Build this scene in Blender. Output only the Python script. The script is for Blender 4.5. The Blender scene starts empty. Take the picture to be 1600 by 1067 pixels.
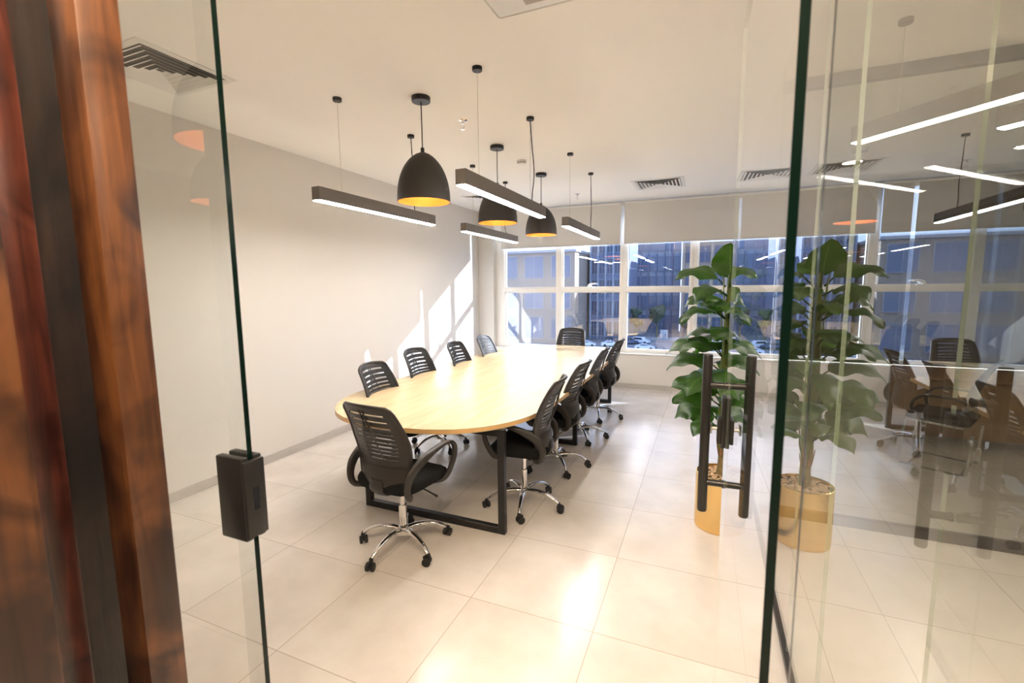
import bpy, bmesh, math, random
from mathutils import Vector, Matrix
random.seed(7)
PI = math.pi
S = bpy.context.scene
COL = S.collection

# ------------------------------------------------------------------ camera
CAM_H = 1.75
F_PX, YAW, PITCH, ROLL = 718.36, -0.3991, 0.12, -0.0092
fw = Vector((math.sin(YAW)*math.cos(PITCH), math.cos(YAW)*math.cos(PITCH), -math.sin(PITCH)))
rt = Vector((math.cos(YAW), -math.sin(YAW), 0))
up = rt.cross(fw)
r2 = rt*math.cos(ROLL) + up*math.sin(ROLL)
u2 = -rt*math.sin(ROLL) + up*math.cos(ROLL)
cd = bpy.data.cameras.new('camera')
cam = bpy.data.objects.new('camera', cd)
COL.objects.link(cam)
M = Matrix(((r2.x, u2.x, -fw.x), (r2.y, u2.y, -fw.y), (r2.z, u2.z, -fw.z)))
cam.matrix_world = Matrix.Translation((0, 0, CAM_H)) @ M.to_4x4()
cd.sensor_fit = 'HORIZONTAL'
cd.sensor_width = 36
cd.lens = F_PX/1600*36
cd.clip_start = 0.02
cd.clip_end = 600
cd.dof.use_dof = True
cd.dof.focus_distance = 3.6
cd.dof.aperture_fstop = 4.0
S.camera = cam

# ------------------------------------------------------------------ view / world / sun
S.view_settings.view_transform = 'Standard'
S.view_settings.look = 'None'
S.view_settings.gamma = 1
S.view_settings.use_curve_mapping = False
S.view_settings.exposure = 1.62

w = bpy.data.worlds.new('sky')
S.world = w
w.use_nodes = True
nt = w.node_tree
nt.nodes.clear()
wo = nt.nodes.new('ShaderNodeOutputWorld')
bg = nt.nodes.new('ShaderNodeBackground')
bg.inputs['Color'].default_value = (0.66, 0.79, 1.0, 1)
bg.inputs['Strength'].default_value = 1.45
nt.links.new(bg.outputs[0], wo.inputs[0])

sl = bpy.data.lights.new('sun', 'SUN')
sl.energy = 9
sl.angle = 0.009
sl.color = (1.0, 0.95, 0.88)
sun = bpy.data.objects.new('sun', sl)
COL.objects.link(sun)
sun.rotation_euler = Vector((-2.67, -1.95, -1.17)).to_track_quat('-Z', 'Y').to_euler()
sun.location = (20, 15, 12)

ZC = 3.135
VW = 7.88
UL = -3.998
UP = 0.408
VF = 0.72

# ------------------------------------------------------------------ materials
def mat(name, col=(.5, .5, .5), rough=.5, metal=0, spec=.5, emis=None, es=0, noise=None, bump=None, coat=0):
    m = bpy.data.materials.new(name)
    m.use_nodes = True
    n = m.node_tree.nodes
    L = m.node_tree.links
    b = n['Principled BSDF']
    b.inputs['Base Color'].default_value = (*col, 1)
    b.inputs['Roughness'].default_value = rough
    b.inputs['Metallic'].default_value = metal
    b.inputs['Specular IOR Level'].default_value = spec
    b.inputs['Coat Weight'].default_value = coat
    if emis:
        b.inputs['Emission Color'].default_value = (*emis, 1)
        b.inputs['Emission Strength'].default_value = es
    tc = n.new('ShaderNodeTexCoord')
    if noise:
        sc, amt = noise
        t = n.new('ShaderNodeTexNoise')
        t.inputs['Scale'].default_value = sc
        t.inputs['Detail'].default_value = 5
        L.new(tc.outputs['Object'], t.inputs['Vector'])
        r = n.new('ShaderNodeValToRGB')
        r.color_ramp.elements[0].position = .3
        r.color_ramp.elements[1].position = .7
        r.color_ramp.elements[0].color = (*[c*(1-amt) for c in col], 1)
        r.color_ramp.elements[1].color = (*[min(1, c*(1+amt)) for c in col], 1)
        L.new(t.outputs['Fac'], r.inputs['Fac'])
        L.new(r.outputs['Color'], b.inputs['Base Color'])
    if bump:
        sc, st = bump
        t2 = n.new('ShaderNodeTexNoise')
        t2.inputs['Scale'].default_value = sc
        L.new(tc.outputs['Object'], t2.inputs['Vector'])
        bp = n.new('ShaderNodeBump')
        bp.inputs['Strength'].default_value = st
        bp.inputs['Distance'].default_value = .002
        L.new(t2.outputs['Fac'], bp.inputs['Height'])
        L.new(bp.outputs['Normal'], b.inputs['Normal'])
    return m

def glass(name, tint=(.97, .985, .975), f0=.04, rough=0.0):
    m = bpy.data.materials.new(name)
    m.use_nodes = True
    n = m.node_tree.nodes
    L = m.node_tree.links
    n.clear()
    out = n.new('ShaderNodeOutputMaterial')
    g = n.new('ShaderNodeNewGeometry')
    dt = n.new('ShaderNodeVectorMath'); dt.operation = 'DOT_PRODUCT'
    L.new(g.outputs['Normal'], dt.inputs[0]); L.new(g.outputs['Incoming'], dt.inputs[1])
    ab = n.new('ShaderNodeMath'); ab.operation = 'ABSOLUTE'
    L.new(dt.outputs['Value'], ab.inputs[0])
    om = n.new('ShaderNodeMath'); om.operation = 'SUBTRACT'; om.inputs[0].default_value = 1
    L.new(ab.outputs[0], om.inputs[1])
    pw = n.new('ShaderNodeMath'); pw.operation = 'POWER'; pw.inputs[1].default_value = 5
    L.new(om.outputs[0], pw.inputs[0])
    ma = n.new('ShaderNodeMath'); ma.operation = 'MULTIPLY_ADD'
    ma.inputs[1].default_value = 1-f0; ma.inputs[2].default_value = f0
    L.new(pw.outputs[0], ma.inputs[0])
    # the two faces of a sheet act as one mirror: R' = 2R/(1+R) on the face turned to the ray, none on the far face
    nu = n.new('ShaderNodeMath'); nu.operation = 'MULTIPLY'; nu.inputs[1].default_value = 2; L.new(ma.outputs[0], nu.inputs[0])
    de = n.new('ShaderNodeMath'); de.operation = 'ADD'; de.inputs[1].default_value = 1; L.new(ma.outputs[0], de.inputs[0])
    rr = n.new('ShaderNodeMath'); rr.operation = 'DIVIDE'; L.new(nu.outputs[0], rr.inputs[0]); L.new(de.outputs[0], rr.inputs[1])
    bf = n.new('ShaderNodeMath'); bf.operation = 'SUBTRACT'; bf.inputs[0].default_value = 1; L.new(g.outputs['Backfacing'], bf.inputs[1])
    ma = n.new('ShaderNodeMath'); ma.operation = 'MULTIPLY'; L.new(rr.outputs[0], ma.inputs[0]); L.new(bf.outputs[0], ma.inputs[1])
    tr = n.new('ShaderNodeBsdfTransparent'); tr.inputs[0].default_value = (*tint, 1)
    gl = n.new('ShaderNodeBsdfGlossy'); gl.inputs['Roughness'].default_value = rough
    gl.inputs[0].default_value = (1, 1, 1, 1)
    mx = n.new('ShaderNodeMixShader')
    L.new(ma.outputs[0], mx.inputs[0]); L.new(tr.outputs[0], mx.inputs[1]); L.new(gl.outputs[0], mx.inputs[2])
    L.new(mx.outputs[0], out.inputs[0])
    return m

MT = {}
MT['wall'] = mat('wall_paint', (.70, .665, .62), .75, noise=(1.2, .015))
MT['ceil'] = mat('ceiling_paint', (.94, .925, .90), .85)
MT['white'] = mat('white_plastic', (.82, .81, .79), .4)
MT['frame'] = mat('white_window_frame', (.86, .84, .80), .35)
MT['base'] = mat('skirting_tile', (.50, .47, .43), .35, noise=(6, .06))
MT['black'] = mat('black_powder_coat', (.012, .012, .012), .38)
MT['plastic'] = mat('black_chair_plastic', (.028, .024, .021), .42, spec=.5)
MT['fabric'] = mat('black_seat_fabric', (.010, .010, .010), .95, spec=.2, bump=(600, .5))
MT['rubber'] = mat('black_rubber', (.013, .013, .013), .5)
MT['chrome'] = mat('chrome', (.78, .77, .76), .09, 1)
MT['steel'] = mat('brushed_steel', (.55, .54, .52), .28, 1)
MT['shade'] = mat('matte_dark_lamp_shade', (.032, .027, .023), .62)
MT['goldin'] = mat('gold_lamp_lining', (.92, .50, .16), .45, .5)
MT['alu'] = mat('dark_bronze_aluminium', (.20, .18, .165), .45, .2)
MT['diff'] = mat('linear_lamp_diffuser', (.9, .9, .9), .5, emis=(1, .955, .90), es=31)
MT['bulb'] = mat('warm_bulb', (1, .8, .5), .5, emis=(1, .66, .36), es=13)
MT['diff2'] = mat('corridor_lamp_diffuser', (.9, .9, .9), .5, emis=(1, .93, .85), es=16)
MT['gold'] = mat('brushed_gold', (.90, .62, .26), .22, 1)
MT['soil'] = mat('dark_soil', (.05, .035, .025), .9)
MT['pebble'] = mat('tan_pebbles', (.50, .34, .20), .6, noise=(30, .35))
MT['trunk'] = mat('plant_trunk', (.20, .15, .06), .7, noise=(25, .4))
MT['sheath'] = mat('green_leaf_sheath', (.13, .17, .035), .55, noise=(18, .3))
MT['pinkish'] = mat('dry_red_sheath', (.42, .15, .09), .7, noise=(20, .3))
MT['glass'] = glass('clear_glass')
MT['partition'] = glass('partition_glass', (.90, .89, .86), .095)
MT['winglass'] = glass('tinted_window_glass', (.76, .82, .92), .19)
MT['edge'] = mat('dark_green_glass_edge', (.002, .010, .007), .2, spec=.25)
MT['edge_light'] = mat('lit_green_glass_edge', (.50, .60, .52), .15)  # pale tone stands for light refracted through the glass edge
MT['alumin'] = mat('anodised_track', (.06, .055, .05), .4, .5)
MT['deskwood'] = mat('brown_desk_wood', (.30, .17, .08), .45, noise=(4, .15))

def blind_mat():
    m = bpy.data.materials.new('grey_blind_fabric'); m.use_nodes = True
    n = m.node_tree.nodes; L = m.node_tree.links
    b = n['Principled BSDF']
    b.inputs['Base Color'].default_value = (.80, .78, .75, 1); b.inputs['Roughness'].default_value = .9
    t = n.new('ShaderNodeBsdfTranslucent'); t.inputs[0].default_value = (.6, .59, .57, 1)
    mx = n.new('ShaderNodeMixShader'); mx.inputs[0].default_value = .12
    L.new(b.outputs[0], mx.inputs[1]); L.new(t.outputs[0], mx.inputs[2]); L.new(mx.outputs[0], n['Material Output'].inputs[0])
    return m
MT['blind'] = blind_mat()

def mesh_mat():
    m = bpy.data.materials.new('black_mesh_fabric'); m.use_nodes = True
    n = m.node_tree.nodes; L = m.node_tree.links
    b = n['Principled BSDF']
    b.inputs['Base Color'].default_value = (.012, .012, .012, 1); b.inputs['Roughness'].default_value = .8
    t = n.new('ShaderNodeBsdfTransparent')
    mx = n.new('ShaderNodeMixShader'); mx.inputs[0].default_value = .55
    L.new(b.outputs[0], mx.inputs[1]); L.new(t.outputs[0], mx.inputs[2]); L.new(mx.outputs[0], n['Material Output'].inputs[0])
    return m
MT['mesh'] = mesh_mat()

def floor_mat():
    m = bpy.data.materials.new('polished_porcelain_tiles'); m.use_nodes = True
    n = m.node_tree.nodes; L = m.node_tree.links
    b = n['Principled BSDF']
    tc = n.new('ShaderNodeTexCoord')
    sp = n.new('ShaderNodeSeparateXYZ'); L.new(tc.outputs['Object'], sp.inputs[0])
    T = .6975
    cells = []
    fr = []
    for ax, off in (('X', -.467), ('Y', 2.129)):
        a = n.new('ShaderNodeMath'); a.operation = 'SUBTRACT'; a.inputs[1].default_value = off
        L.new(sp.outputs[ax], a.inputs[0])
        d = n.new('ShaderNodeMath'); d.operation = 'DIVIDE'; d.inputs[1].default_value = T
        L.new(a.outputs[0], d.inputs[0])
        fl = n.new('ShaderNodeMath'); fl.operation = 'FLOOR'; L.new(d.outputs[0], fl.inputs[0]); cells.append(fl)
        f = n.new('ShaderNodeMath'); f.operation = 'FRACT'; L.new(d.outputs[0], f.inputs[0])
        s = n.new('ShaderNodeMath'); s.operation = 'SUBTRACT'; s.inputs[1].default_value = .5; L.new(f.outputs[0], s.inputs[0])
        ab = n.new('ShaderNodeMath'); ab.operation = 'ABSOLUTE'; L.new(s.outputs[0], ab.inputs[0]); fr.append(ab)
    mxm = n.new('ShaderNodeMath'); mxm.operation = 'MAXIMUM'
    L.new(fr[0].outputs[0], mxm.inputs[0]); L.new(fr[1].outputs[0], mxm.inputs[1])
    gt = n.new('ShaderNodeMath'); gt.operation = 'GREATER_THAN'; gt.inputs[1].default_value = .5-.0022/T
    L.new(mxm.outputs[0], gt.inputs[0])
    cb = n.new('ShaderNodeCombineXYZ'); L.new(cells[0].outputs[0], cb.inputs[0]); L.new(cells[1].outputs[0], cb.inputs[1])
    sc = n.new('ShaderNodeVectorMath'); sc.operation = 'SCALE'; sc.inputs['Scale'].default_value = 7.3
    L.new(cb.outputs[0], sc.inputs[0])
    ad = n.new('ShaderNodeVectorMath'); ad.operation = 'ADD'; L.new(tc.outputs['Object'], ad.inputs[0]); L.new(sc.outputs[0], ad.inputs[1])
    t = n.new('ShaderNodeTexNoise'); t.inputs['Scale'].default_value = 2.6; t.inputs['Detail'].default_value = 8; t.inputs['Roughness'].default_value = .6
    L.new(ad.outputs[0], t.inputs['Vector'])
    r = n.new('ShaderNodeValToRGB')
    r.color_ramp.elements[0].position = .3; r.color_ramp.elements[1].position = .72
    r.color_ramp.elements[0].color = (.59, .545, .50, 1); r.color_ramp.elements[1].color = (.71, .665, .62, 1)
    L.new(t.outputs['Fac'], r.inputs['Fac'])
    mx = n.new('ShaderNodeMix'); mx.data_type = 'RGBA'
    L.new(gt.outputs[0], mx.inputs[0]); L.new(r.outputs[0], mx.inputs[6]); mx.inputs[7].default_value = (.42, .36, .30, 1)
    L.new(mx.outputs[2], b.inputs['Base Color'])
    rm = n.new('ShaderNodeMapRange'); rm.inputs[1].default_value = .3; rm.inputs[2].default_value = .7
    rm.inputs[3].default_value = .17; rm.inputs[4].default_value = .26
    L.new(t.outputs['Fac'], rm.inputs[0]); L.new(rm.outputs[0], b.inputs['Roughness'])
    return m
MT['floor'] = floor_mat()

def wood_mat(name, c0, c1, scale, rough, stretch=(1, 1, 1), knots=False, coat=0):
    m = bpy.data.materials.new(name); m.use_nodes = True
    n = m.node_tree.nodes; L = m.node_tree.links
    b = n['Principled BSDF']; b.inputs['Roughness'].default_value = rough; b.inputs['Coat Weight'].default_value = coat
    b.inputs['Coat Roughness'].default_value = .25
    tc = n.new('ShaderNodeTexCoord')
    mp = n.new('ShaderNodeMapping'); mp.inputs['Scale'].default_value = stretch
    L.new(tc.outputs['Object'], mp.inputs[0])
    t = n.new('ShaderNodeTexNoise'); t.inputs['Scale'].default_value = scale; t.inputs['Detail'].default_value = 8
    t.inputs['Distortion'].default_value = 1.2 if knots else .3
    L.new(mp.outputs[0], t.inputs['Vector'])
    r = n.new('ShaderNodeValToRGB')
    r.color_ramp.elements[0].position = .32; r.color_ramp.elements[1].position = .68
    r.color_ramp.elements[0].color = (*c0, 1); r.color_ramp.elements[1].color = (*c1, 1)
    L.new(t.outputs['Fac'], r.inputs['Fac'])
    if knots:
        t2 = n.new('ShaderNodeTexNoise'); t2.inputs['Scale'].default_value = 5.5; t2.inputs['Detail'].default_value = 3; t2.inputs['Distortion'].default_value = .8
        L.new(tc.outputs['Object'], t2.inputs['Vector'])
        r2_ = n.new('ShaderNodeValToRGB'); r2_.color_ramp.elements[0].position = .36; r2_.color_ramp.elements[1].position = .55
        r2_.color_ramp.elements[0].color = (.22, .16, .13, 1); r2_.color_ramp.elements[1].color = (1, 1, 1, 1)
        L.new(t2.outputs['Fac'], r2_.inputs['Fac'])
        mu = n.new('ShaderNodeMix'); mu.data_type = 'RGBA'; mu.blend_type = 'MULTIPLY'; mu.inputs[0].default_value = 1
        L.new(r.outputs[0], mu.inputs[6]); L.new(r2_.outputs[0], mu.inputs[7])
        L.new(mu.outputs[2], b.inputs['Base Color'])
        bp = n.new('ShaderNodeBump'); bp.inputs['Strength'].default_value = .4; bp.inputs['Distance'].default_value = .003
        L.new(t.outputs['Fac'], bp.inputs['Height']); L.new(bp.outputs[0], b.inputs['Normal'])
    else:
        L.new(r.outputs[0], b.inputs['Base Color'])
    return m
MT['table'] = wood_mat('pale_maple_laminate', (.53, .41, .235), (.61, .49, .30), 5, .24, (3, .35, 1))
MT['tedge'] = mat('maple_edge_band', (.72, .46, .20), .35)
MT['timber'] = wood_mat('stained_pine', (.06, .020, .007), (.15, .055, .016), 7, .42, (5, 5, .45), True, .3)
MT['timber_red'] = wood_mat('dark_red_stained_pine', (.04, .010, .007), (.14, .036, .022), 7, .30, (5, 5, .45), True, .5)
MT['timber_dark'] = wood_mat('dark_stained_pine', (.012, .006, .004), (.03, .014, .008), 7, .5, (5, 5, .45), True)

def leaf_mat():
    m = bpy.data.materials.new('glossy_green_leaf'); m.use_nodes = True
    n = m.node_tree.nodes; L = m.node_tree.links
    b = n['Principled BSDF']; b.inputs['Roughness'].default_value = .38
    tc = n.new('ShaderNodeTexCoord')
    sx = n.new('ShaderNodeSeparateXYZ'); L.new(tc.outputs['UV'], sx.inputs[0])
    # u across the blade (0.5 = midrib), v along: pale midrib and side veins
    s = n.new('ShaderNodeMath'); s.operation = 'SUBTRACT'; s.inputs[1].default_value = .5; L.new(sx.outputs[0], s.inputs[0])
    a = n.new('ShaderNodeMath'); a.operation = 'ABSOLUTE'; L.new(s.outputs[0], a.inputs[0])
    mr = n.new('ShaderNodeMath'); mr.operation = 'LESS_THAN'; mr.inputs[1].default_value = .018; L.new(a.outputs[0], mr.inputs[0])
    ml = n.new('ShaderNodeMath'); ml.operation = 'MULTIPLY_ADD'; ml.inputs[1].default_value = -.75; L.new(a.outputs[0], ml.inputs[0]); L.new(sx.outputs[1], ml.inputs[2])
    m2 = n.new('ShaderNodeMath'); m2.operation = 'MULTIPLY'; m2.inputs[1].default_value = 9; L.new(ml.outputs[0], m2.inputs[0])
    f = n.new('ShaderNodeMath'); f.operation = 'FRACT'; L.new(m2.outputs[0], f.inputs[0])
    lt = n.new('ShaderNodeMath'); lt.operation = 'LESS_THAN'; lt.inputs[1].default_value = .10; L.new(f.outputs[0], lt.inputs[0])
    h = n.new('ShaderNodeMath'); h.operation = 'MULTIPLY'; h.inputs[1].default_value = .35; L.new(lt.outputs[0], h.inputs[0])
    mxv = n.new('ShaderNodeMath'); mxv.operation = 'MAXIMUM'; L.new(mr.outputs[0], mxv.inputs[0]); L.new(h.outputs[0], mxv.inputs[1])
    t = n.new('ShaderNodeTexNoise'); t.inputs['Scale'].default_value = 7; L.new(tc.outputs['Object'], t.inputs['Vector'])
    r = n.new('ShaderNodeValToRGB'); r.color_ramp.elements[0].color = (.008, .030, .005, 1); r.color_ramp.elements[1].color = (.027, .072, .011, 1)
    r.color_ramp.elements[0].position = .35; r.color_ramp.elements[1].position = .68
    L.new(t.outputs['Fac'], r.inputs['Fac'])
    mx = n.new('ShaderNodeMix'); mx.data_type = 'RGBA'; L.new(mxv.outputs[0], mx.inputs[0]); L.new(r.outputs[0], mx.inputs[6]); mx.inputs[7].default_value = (.09, .16, .04, 1)
    L.new(mx.outputs[2], b.inputs['Base Color'])
    tl = n.new('ShaderNodeBsdfTranslucent'); tl.inputs[0].default_value = (.13, .42, .02, 1)
    ms = n.new('ShaderNodeMixShader'); ms.inputs[0].default_value = .20
    L.new(b.outputs[0], ms.inputs[1]); L.new(tl.outputs[0], ms.inputs[2]); L.new(ms.outputs[0], n['Material Output'].inputs[0])
    return m
MT['leaf'] = leaf_mat()

MT['table'].node_tree.nodes['Principled BSDF'].inputs['Specular IOR Level'].default_value = .3
# ------------------------------------------------------------------ mesh helpers
def box(bm, x0, x1, y0, y1, z0, z1, mi=0):
    r = bmesh.ops.create_cube(bm, size=1)
    for v in r['verts']:
        v.co = Vector(((x0+x1)/2+v.co.x*(x1-x0), (y0+y1)/2+v.co.y*(y1-y0), (z0+z1)/2+v.co.z*(z1-z0)))
    fs = set(f for v in r['verts'] for f in v.link_faces)
    for f in fs: f.material_index = mi
    return r['verts']

def bbox(bm, x0, x1, y0, y1, z0, z1, bev=.004, seg=2, mi=0):
    vs = box(bm, x0, x1, y0, y1, z0, z1, mi)
    es = list(set(e for v in vs for e in v.link_edges))
    bmesh.ops.bevel(bm, geom=es, offset=bev, segments=seg, profile=.5, affect='EDGES')

def lathe(bm, prof, n=32, c=(0, 0, 0), cap=True, mi=0):
    """profile of (radius, z)"""
    rings = []
    for (r, z) in prof:
        rings.append([bm.verts.new((c[0]+r*math.cos(2*PI*i/n), c[1]+r*math.sin(2*PI*i/n), c[2]+z)) for i in range(n)])
    for a, b in zip(rings, rings[1:]):
        for i in range(n):
            f = bm.faces.new((a[i], a[(i+1) % n], b[(i+1) % n], b[i])); f.material_index = mi
    if cap:
        f = bm.faces.new(list(reversed(rings[0]))); f.material_index = mi
        f = bm.faces.new(rings[-1]); f.material_index = mi
    return rings

def catmull(pts, k=6):
    P = [Vector(p) for p in pts]
    P = [P[0]*2-P[1]] + P + [P[-1]*2-P[-2]]
    out = []
    for i in range(1, len(P)-2):
        for j in range(k):
            t = j/k
            a, b, c, d = P[i-1], P[i], P[i+1], P[i+2]
            out.append(.5*((2*b)+(-a+c)*t+(2*a-5*b+4*c-d)*t*t+(-a+3*b-3*c+d)*t**3))
    out.append(P[-2])
    return out

def tube(bm, pts, rad, n=10, smooth=True, k=6, closed=False, upv=(0, 0, 1), mi=0):
    """rad: float, or list of (ra, rb) per control point: ra across, rb along the 'up' of the section"""
    P = [Vector(p) for p in pts]
    if smooth and not closed: Q = catmull(P, k)
    else: Q = P
    m = len(Q)
    def rr(i):
        if isinstance(rad, (int, float)): return rad, rad
        t = i/(m-1)*(len(rad)-1); j = min(int(t), len(rad)-2); f = t-j
        a = rad[j]; b = rad[j+1]
        if isinstance(a, (int, float)): v = a+(b-a)*f; return v, v
        return a[0]+(b[0]-a[0])*f, a[1]+(b[1]-a[1])*f
    rings = []
    prev = None
    for i in range(m):
        if closed: T = (Q[(i+1) % m]-Q[i-1]).normalized()
        else: T = (Q[min(i+1, m-1)]-Q[max(i-1, 0)]).normalized()
        if prev is None:
            u = Vector(upv)
            if abs(u.dot(T)) > .95: u = Vector((1, 0, 0))
        else: u = prev
        s = T.cross(u).normalized(); u = s.cross(T).normalized(); prev = u
        ra, rb = rr(i)
        rings.append([bm.verts.new(Q[i]+s*ra*math.cos(2*PI*q/n)+u*rb*math.sin(2*PI*q/n)) for q in range(n)])
    rng = range(m) if closed else range(m-1)
    for i in rng:
        a, b = rings[i], rings[(i+1) % m]
        for q in range(n):
            f = bm.faces.new((a[q], a[(q+1) % n], b[(q+1) % n], b[q])); f.material_index = mi
    if not closed:
        bm.faces.new(list(reversed(rings[0]))).material_index = mi
        bm.faces.new(rings[-1]).material_index = mi
    return rings

def prism(bm, poly, z0, z1, mi=0, mi_side=None, bev=0):
    a = [bm.verts.new((x, y, z0)) for x, y in poly]
    b = [bm.verts.new((x, y, z1)) for x, y in poly]
    n = len(poly)
    fb = bm.faces.new(list(reversed(a))); ft = bm.faces.new(b)
    fb.material_index = mi; ft.material_index = mi
    for i in range(n):
        f = bm.faces.new((a[i], a[(i+1) % n], b[(i+1) % n], b[i])); f.material_index = mi if mi_side is None else mi_side
    return a, b

def xform(bm, start, mtx):
    bm.verts.ensure_lookup_table()
    for v in bm.verts[start:]: v.co = mtx @ v.co

def obj(name, bm, mats, parent=None, loc=(0, 0, 0), sharp=40, rot=None):
    bmesh.ops.recalc_face_normals(bm, faces=bm.faces[:])
    for f in bm.faces: f.smooth = True
    cs = math.radians(sharp)
    for e in bm.edges:
        if len(e.link_faces) == 2 and e.calc_face_angle(0) > cs: e.smooth = False
    me = bpy.data.meshes.new(name)
    bm.to_mesh(me); bm.free()
    if not isinstance(mats, (list, tuple)): mats = [mats]
    for m in mats: me.materials.append(m)
    o = bpy.data.objects.new(name, me)
    COL.objects.link(o)
    o.location = loc
    if rot: o.rotation_euler = rot
    if parent: o.parent = parent
    return o

def tag(o, label, cat, group=None, kind=None):
    o['label'] = label; o['category'] = cat
    if group: o['group'] = group
    if kind: o['kind'] = kind
    return o

def thing(name, label, cat, loc=(0, 0, 0), rz=0, group=None):
    o = bpy.data.objects.new(name, None); COL.objects.link(o)
    o.empty_display_size = .1
    o.location = loc; o.rotation_euler = (0, 0, rz)
    return tag(o, label, cat, group)

def struct(name, bm, mats, label=None, **k):
    o = obj(name, bm, mats, **k); o['kind'] = 'structure'
    if label: o['label'] = label
    o['category'] = name.split('_')[0]
    return o

def children(o): return [c for c in COL.objects if c.parent == o]
def dup(root, loc, rz, label, group=None, spin=0):
    r = root.copy(); COL.objects.link(r); r.location = loc; r.rotation_euler = (0, 0, rz)
    r['label'] = label
    if group: r['group'] = group
    for ch in children(root):
        c = ch.copy(); COL.objects.link(c); c.parent = r
        if spin and c.name.split('.')[0] in ('star_base', 'caster'): c.rotation_euler = (0, 0, spin)
        for g in children(ch):
            d = g.copy(); COL.objects.link(d); d.parent = c
    return r

def NB(): return bmesh.new()

# ------------------------------------------------------------------ the setting
UR = 4.6          # far side of the neighbouring office
VB = -6.0         # back of the corridor
bm = NB(); box(bm, -6.2, UR+.2, VB-.2, 8.25, -.15, 0); struct('floor', bm, MT['floor'], 'polished pale beige porcelain tile floor')
bm = NB(); box(bm, -6.2, UR+.2, VB-.2, 8.25, ZC, ZC+.2); struct('ceiling', bm, MT['ceil'], 'plain white painted ceiling')
bm = NB(); box(bm, UL-.2, UL, VF, 8.25, 0, ZC); struct('wall_left', bm, MT['wall'], 'cream painted wall left of the table')
bm = NB(); box(bm, -6.2, UL-.2, VF, VF+.15, 0, ZC); box(bm, -6.2, -6.0, VB, VF, 0, ZC)
struct('wall_corridor_left', bm, MT['wall'], 'cream corridor wall')
bm = NB(); box(bm, -6.2, UR+.2, VB-.2, VB, 0, ZC); struct('wall_corridor_back', bm, mat('taupe_corridor_paint', (.20, .16, .12), .7), 'taupe wall at the back of the corridor')
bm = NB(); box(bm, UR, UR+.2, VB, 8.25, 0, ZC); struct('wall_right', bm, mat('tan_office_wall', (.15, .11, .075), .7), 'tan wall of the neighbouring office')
# window wall: pier at the left, sill wall below, lintel hidden by the blinds
ZS, ZT = .585, 3.12
VG = 8.02
bm = NB()
box(bm, UL, -3.69, VW, 8.25, 0, ZC)
box(bm, -3.69, UR, VW, 8.25, 0, ZS)
box(bm, -3.69, UR, VW+.09, 8.25, ZT-.05, ZC)
struct('wall_window', bm, MT['wall'], 'cream wall below and beside the windows')
bm = NB(); bbox(bm, -3.69, UP-.01, VW-.018, VG-.03, ZS, ZS+.016, .004); struct('trim_1', bm, MT['frame'], 'white window sill')
# skirting
bm = NB(); box(bm, UL, UL+.012, VF+.02, VW, 0, .085); struct('baseboard_left', bm, MT['base'], 'grey tile skirting on the left wall')
bm = NB(); box(bm, UL+.012, UP-.02, VW-.012, VW, 0, .085); struct('baseboard_window', bm, MT['base'], 'grey tile skirting under the windows')

# windows: mullion grid of the photograph, one window per bay
def window(i, u0, u1, handle=False, deep=False):
    o = bpy.data.objects.new('window_%d' % i, None); COL.objects.link(o); o['kind'] = 'structure'; o['category'] = 'window'
    o['label'] = 'white framed two-pane window bay number %d from the left wall' % i
    o.location = (0, 0, 0)
    bm = NB()
    z0, z1 = ZS+.016, ZT
    t0, t1 = 1.635, 1.715
    y0, y1 = VG-.04, VG+.045
    # outer frame
    bbox(bm, u0, u0+.052, y0, y1, z0, z1, .003)
    bbox(bm, u1-.052, u1, y0, y1, z0, z1, .003)
    bbox(bm, u0+.05, u1-.05, y0, y1, z0, z0+.05, .003)
    bbox(bm, u0+.05, u1-.05, y0, y1, z1-.06, z1, .003)
    bbox(bm, u0+.05, u1-.05, y0, y1, t0, t1, .003)
    # inner beads (the stepped white profile)
    for (a, b) in ((z0+.048, t0+.002), (t1-.002, z1-.058)):
        for (x0, x1) in ((u0+.05, u0+.072), (u1-.066, u1-.05)):
            box(bm, x0, x1, y0+.022, y1-.01, a, b)
        box(bm, u0+.07, u1-.064, y0+.022, y1-.01, a, a+.016)
        box(bm, u0+.07, u1-.064, y0+.022, y1-.01, b-.014, b)
    obj('window_frame', bm, MT['frame'], o)
    for (a, b) in ((z0+.062, t0-.012), (t1+.012, z1-.07)):
        bm = NB(); box(bm, u0+.070, u1-.064, VG+.004, VG+.012, a, b); obj('pane', bm, MT['winglass'], o)
    if handle:
        bm = NB()
        cx = (u0+u1)/2
        bbox(bm, cx-.06, cx+.05, y0-.022, y0, t1-.012, t1+.018, .006)
        tube(bm, [(cx-.03, y0-.02, t1+.01), (cx-.01, y0-.035, t1+.045), (cx+.045, y0-.04, t1+.065), (cx+.105, y0-.04, t1+.055)], [.02, .018, .014, .009], 8)
        obj('window_handle', bm, MT['frame'], o)
    return o
edges_u = [-3.555, -2.44, -1.307, -.20, .93, 2.06, 3.19, 4.32]
for i in range(len(edges_u)-1):
    window(i+1, edges_u[i]+(.0 if i == 0 else 0), edges_u[i+1], handle=(i in (1,)))
bm = NB(); box(bm, -3.69, -3.555, VG-.03, VG+.05, ZS, ZT); box(bm, 4.32, UR, VG-.03, VG+.05, ZS, ZT)
struct('trim_2', bm, MT['frame'], 'white jamb strip beside the end window')

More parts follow.
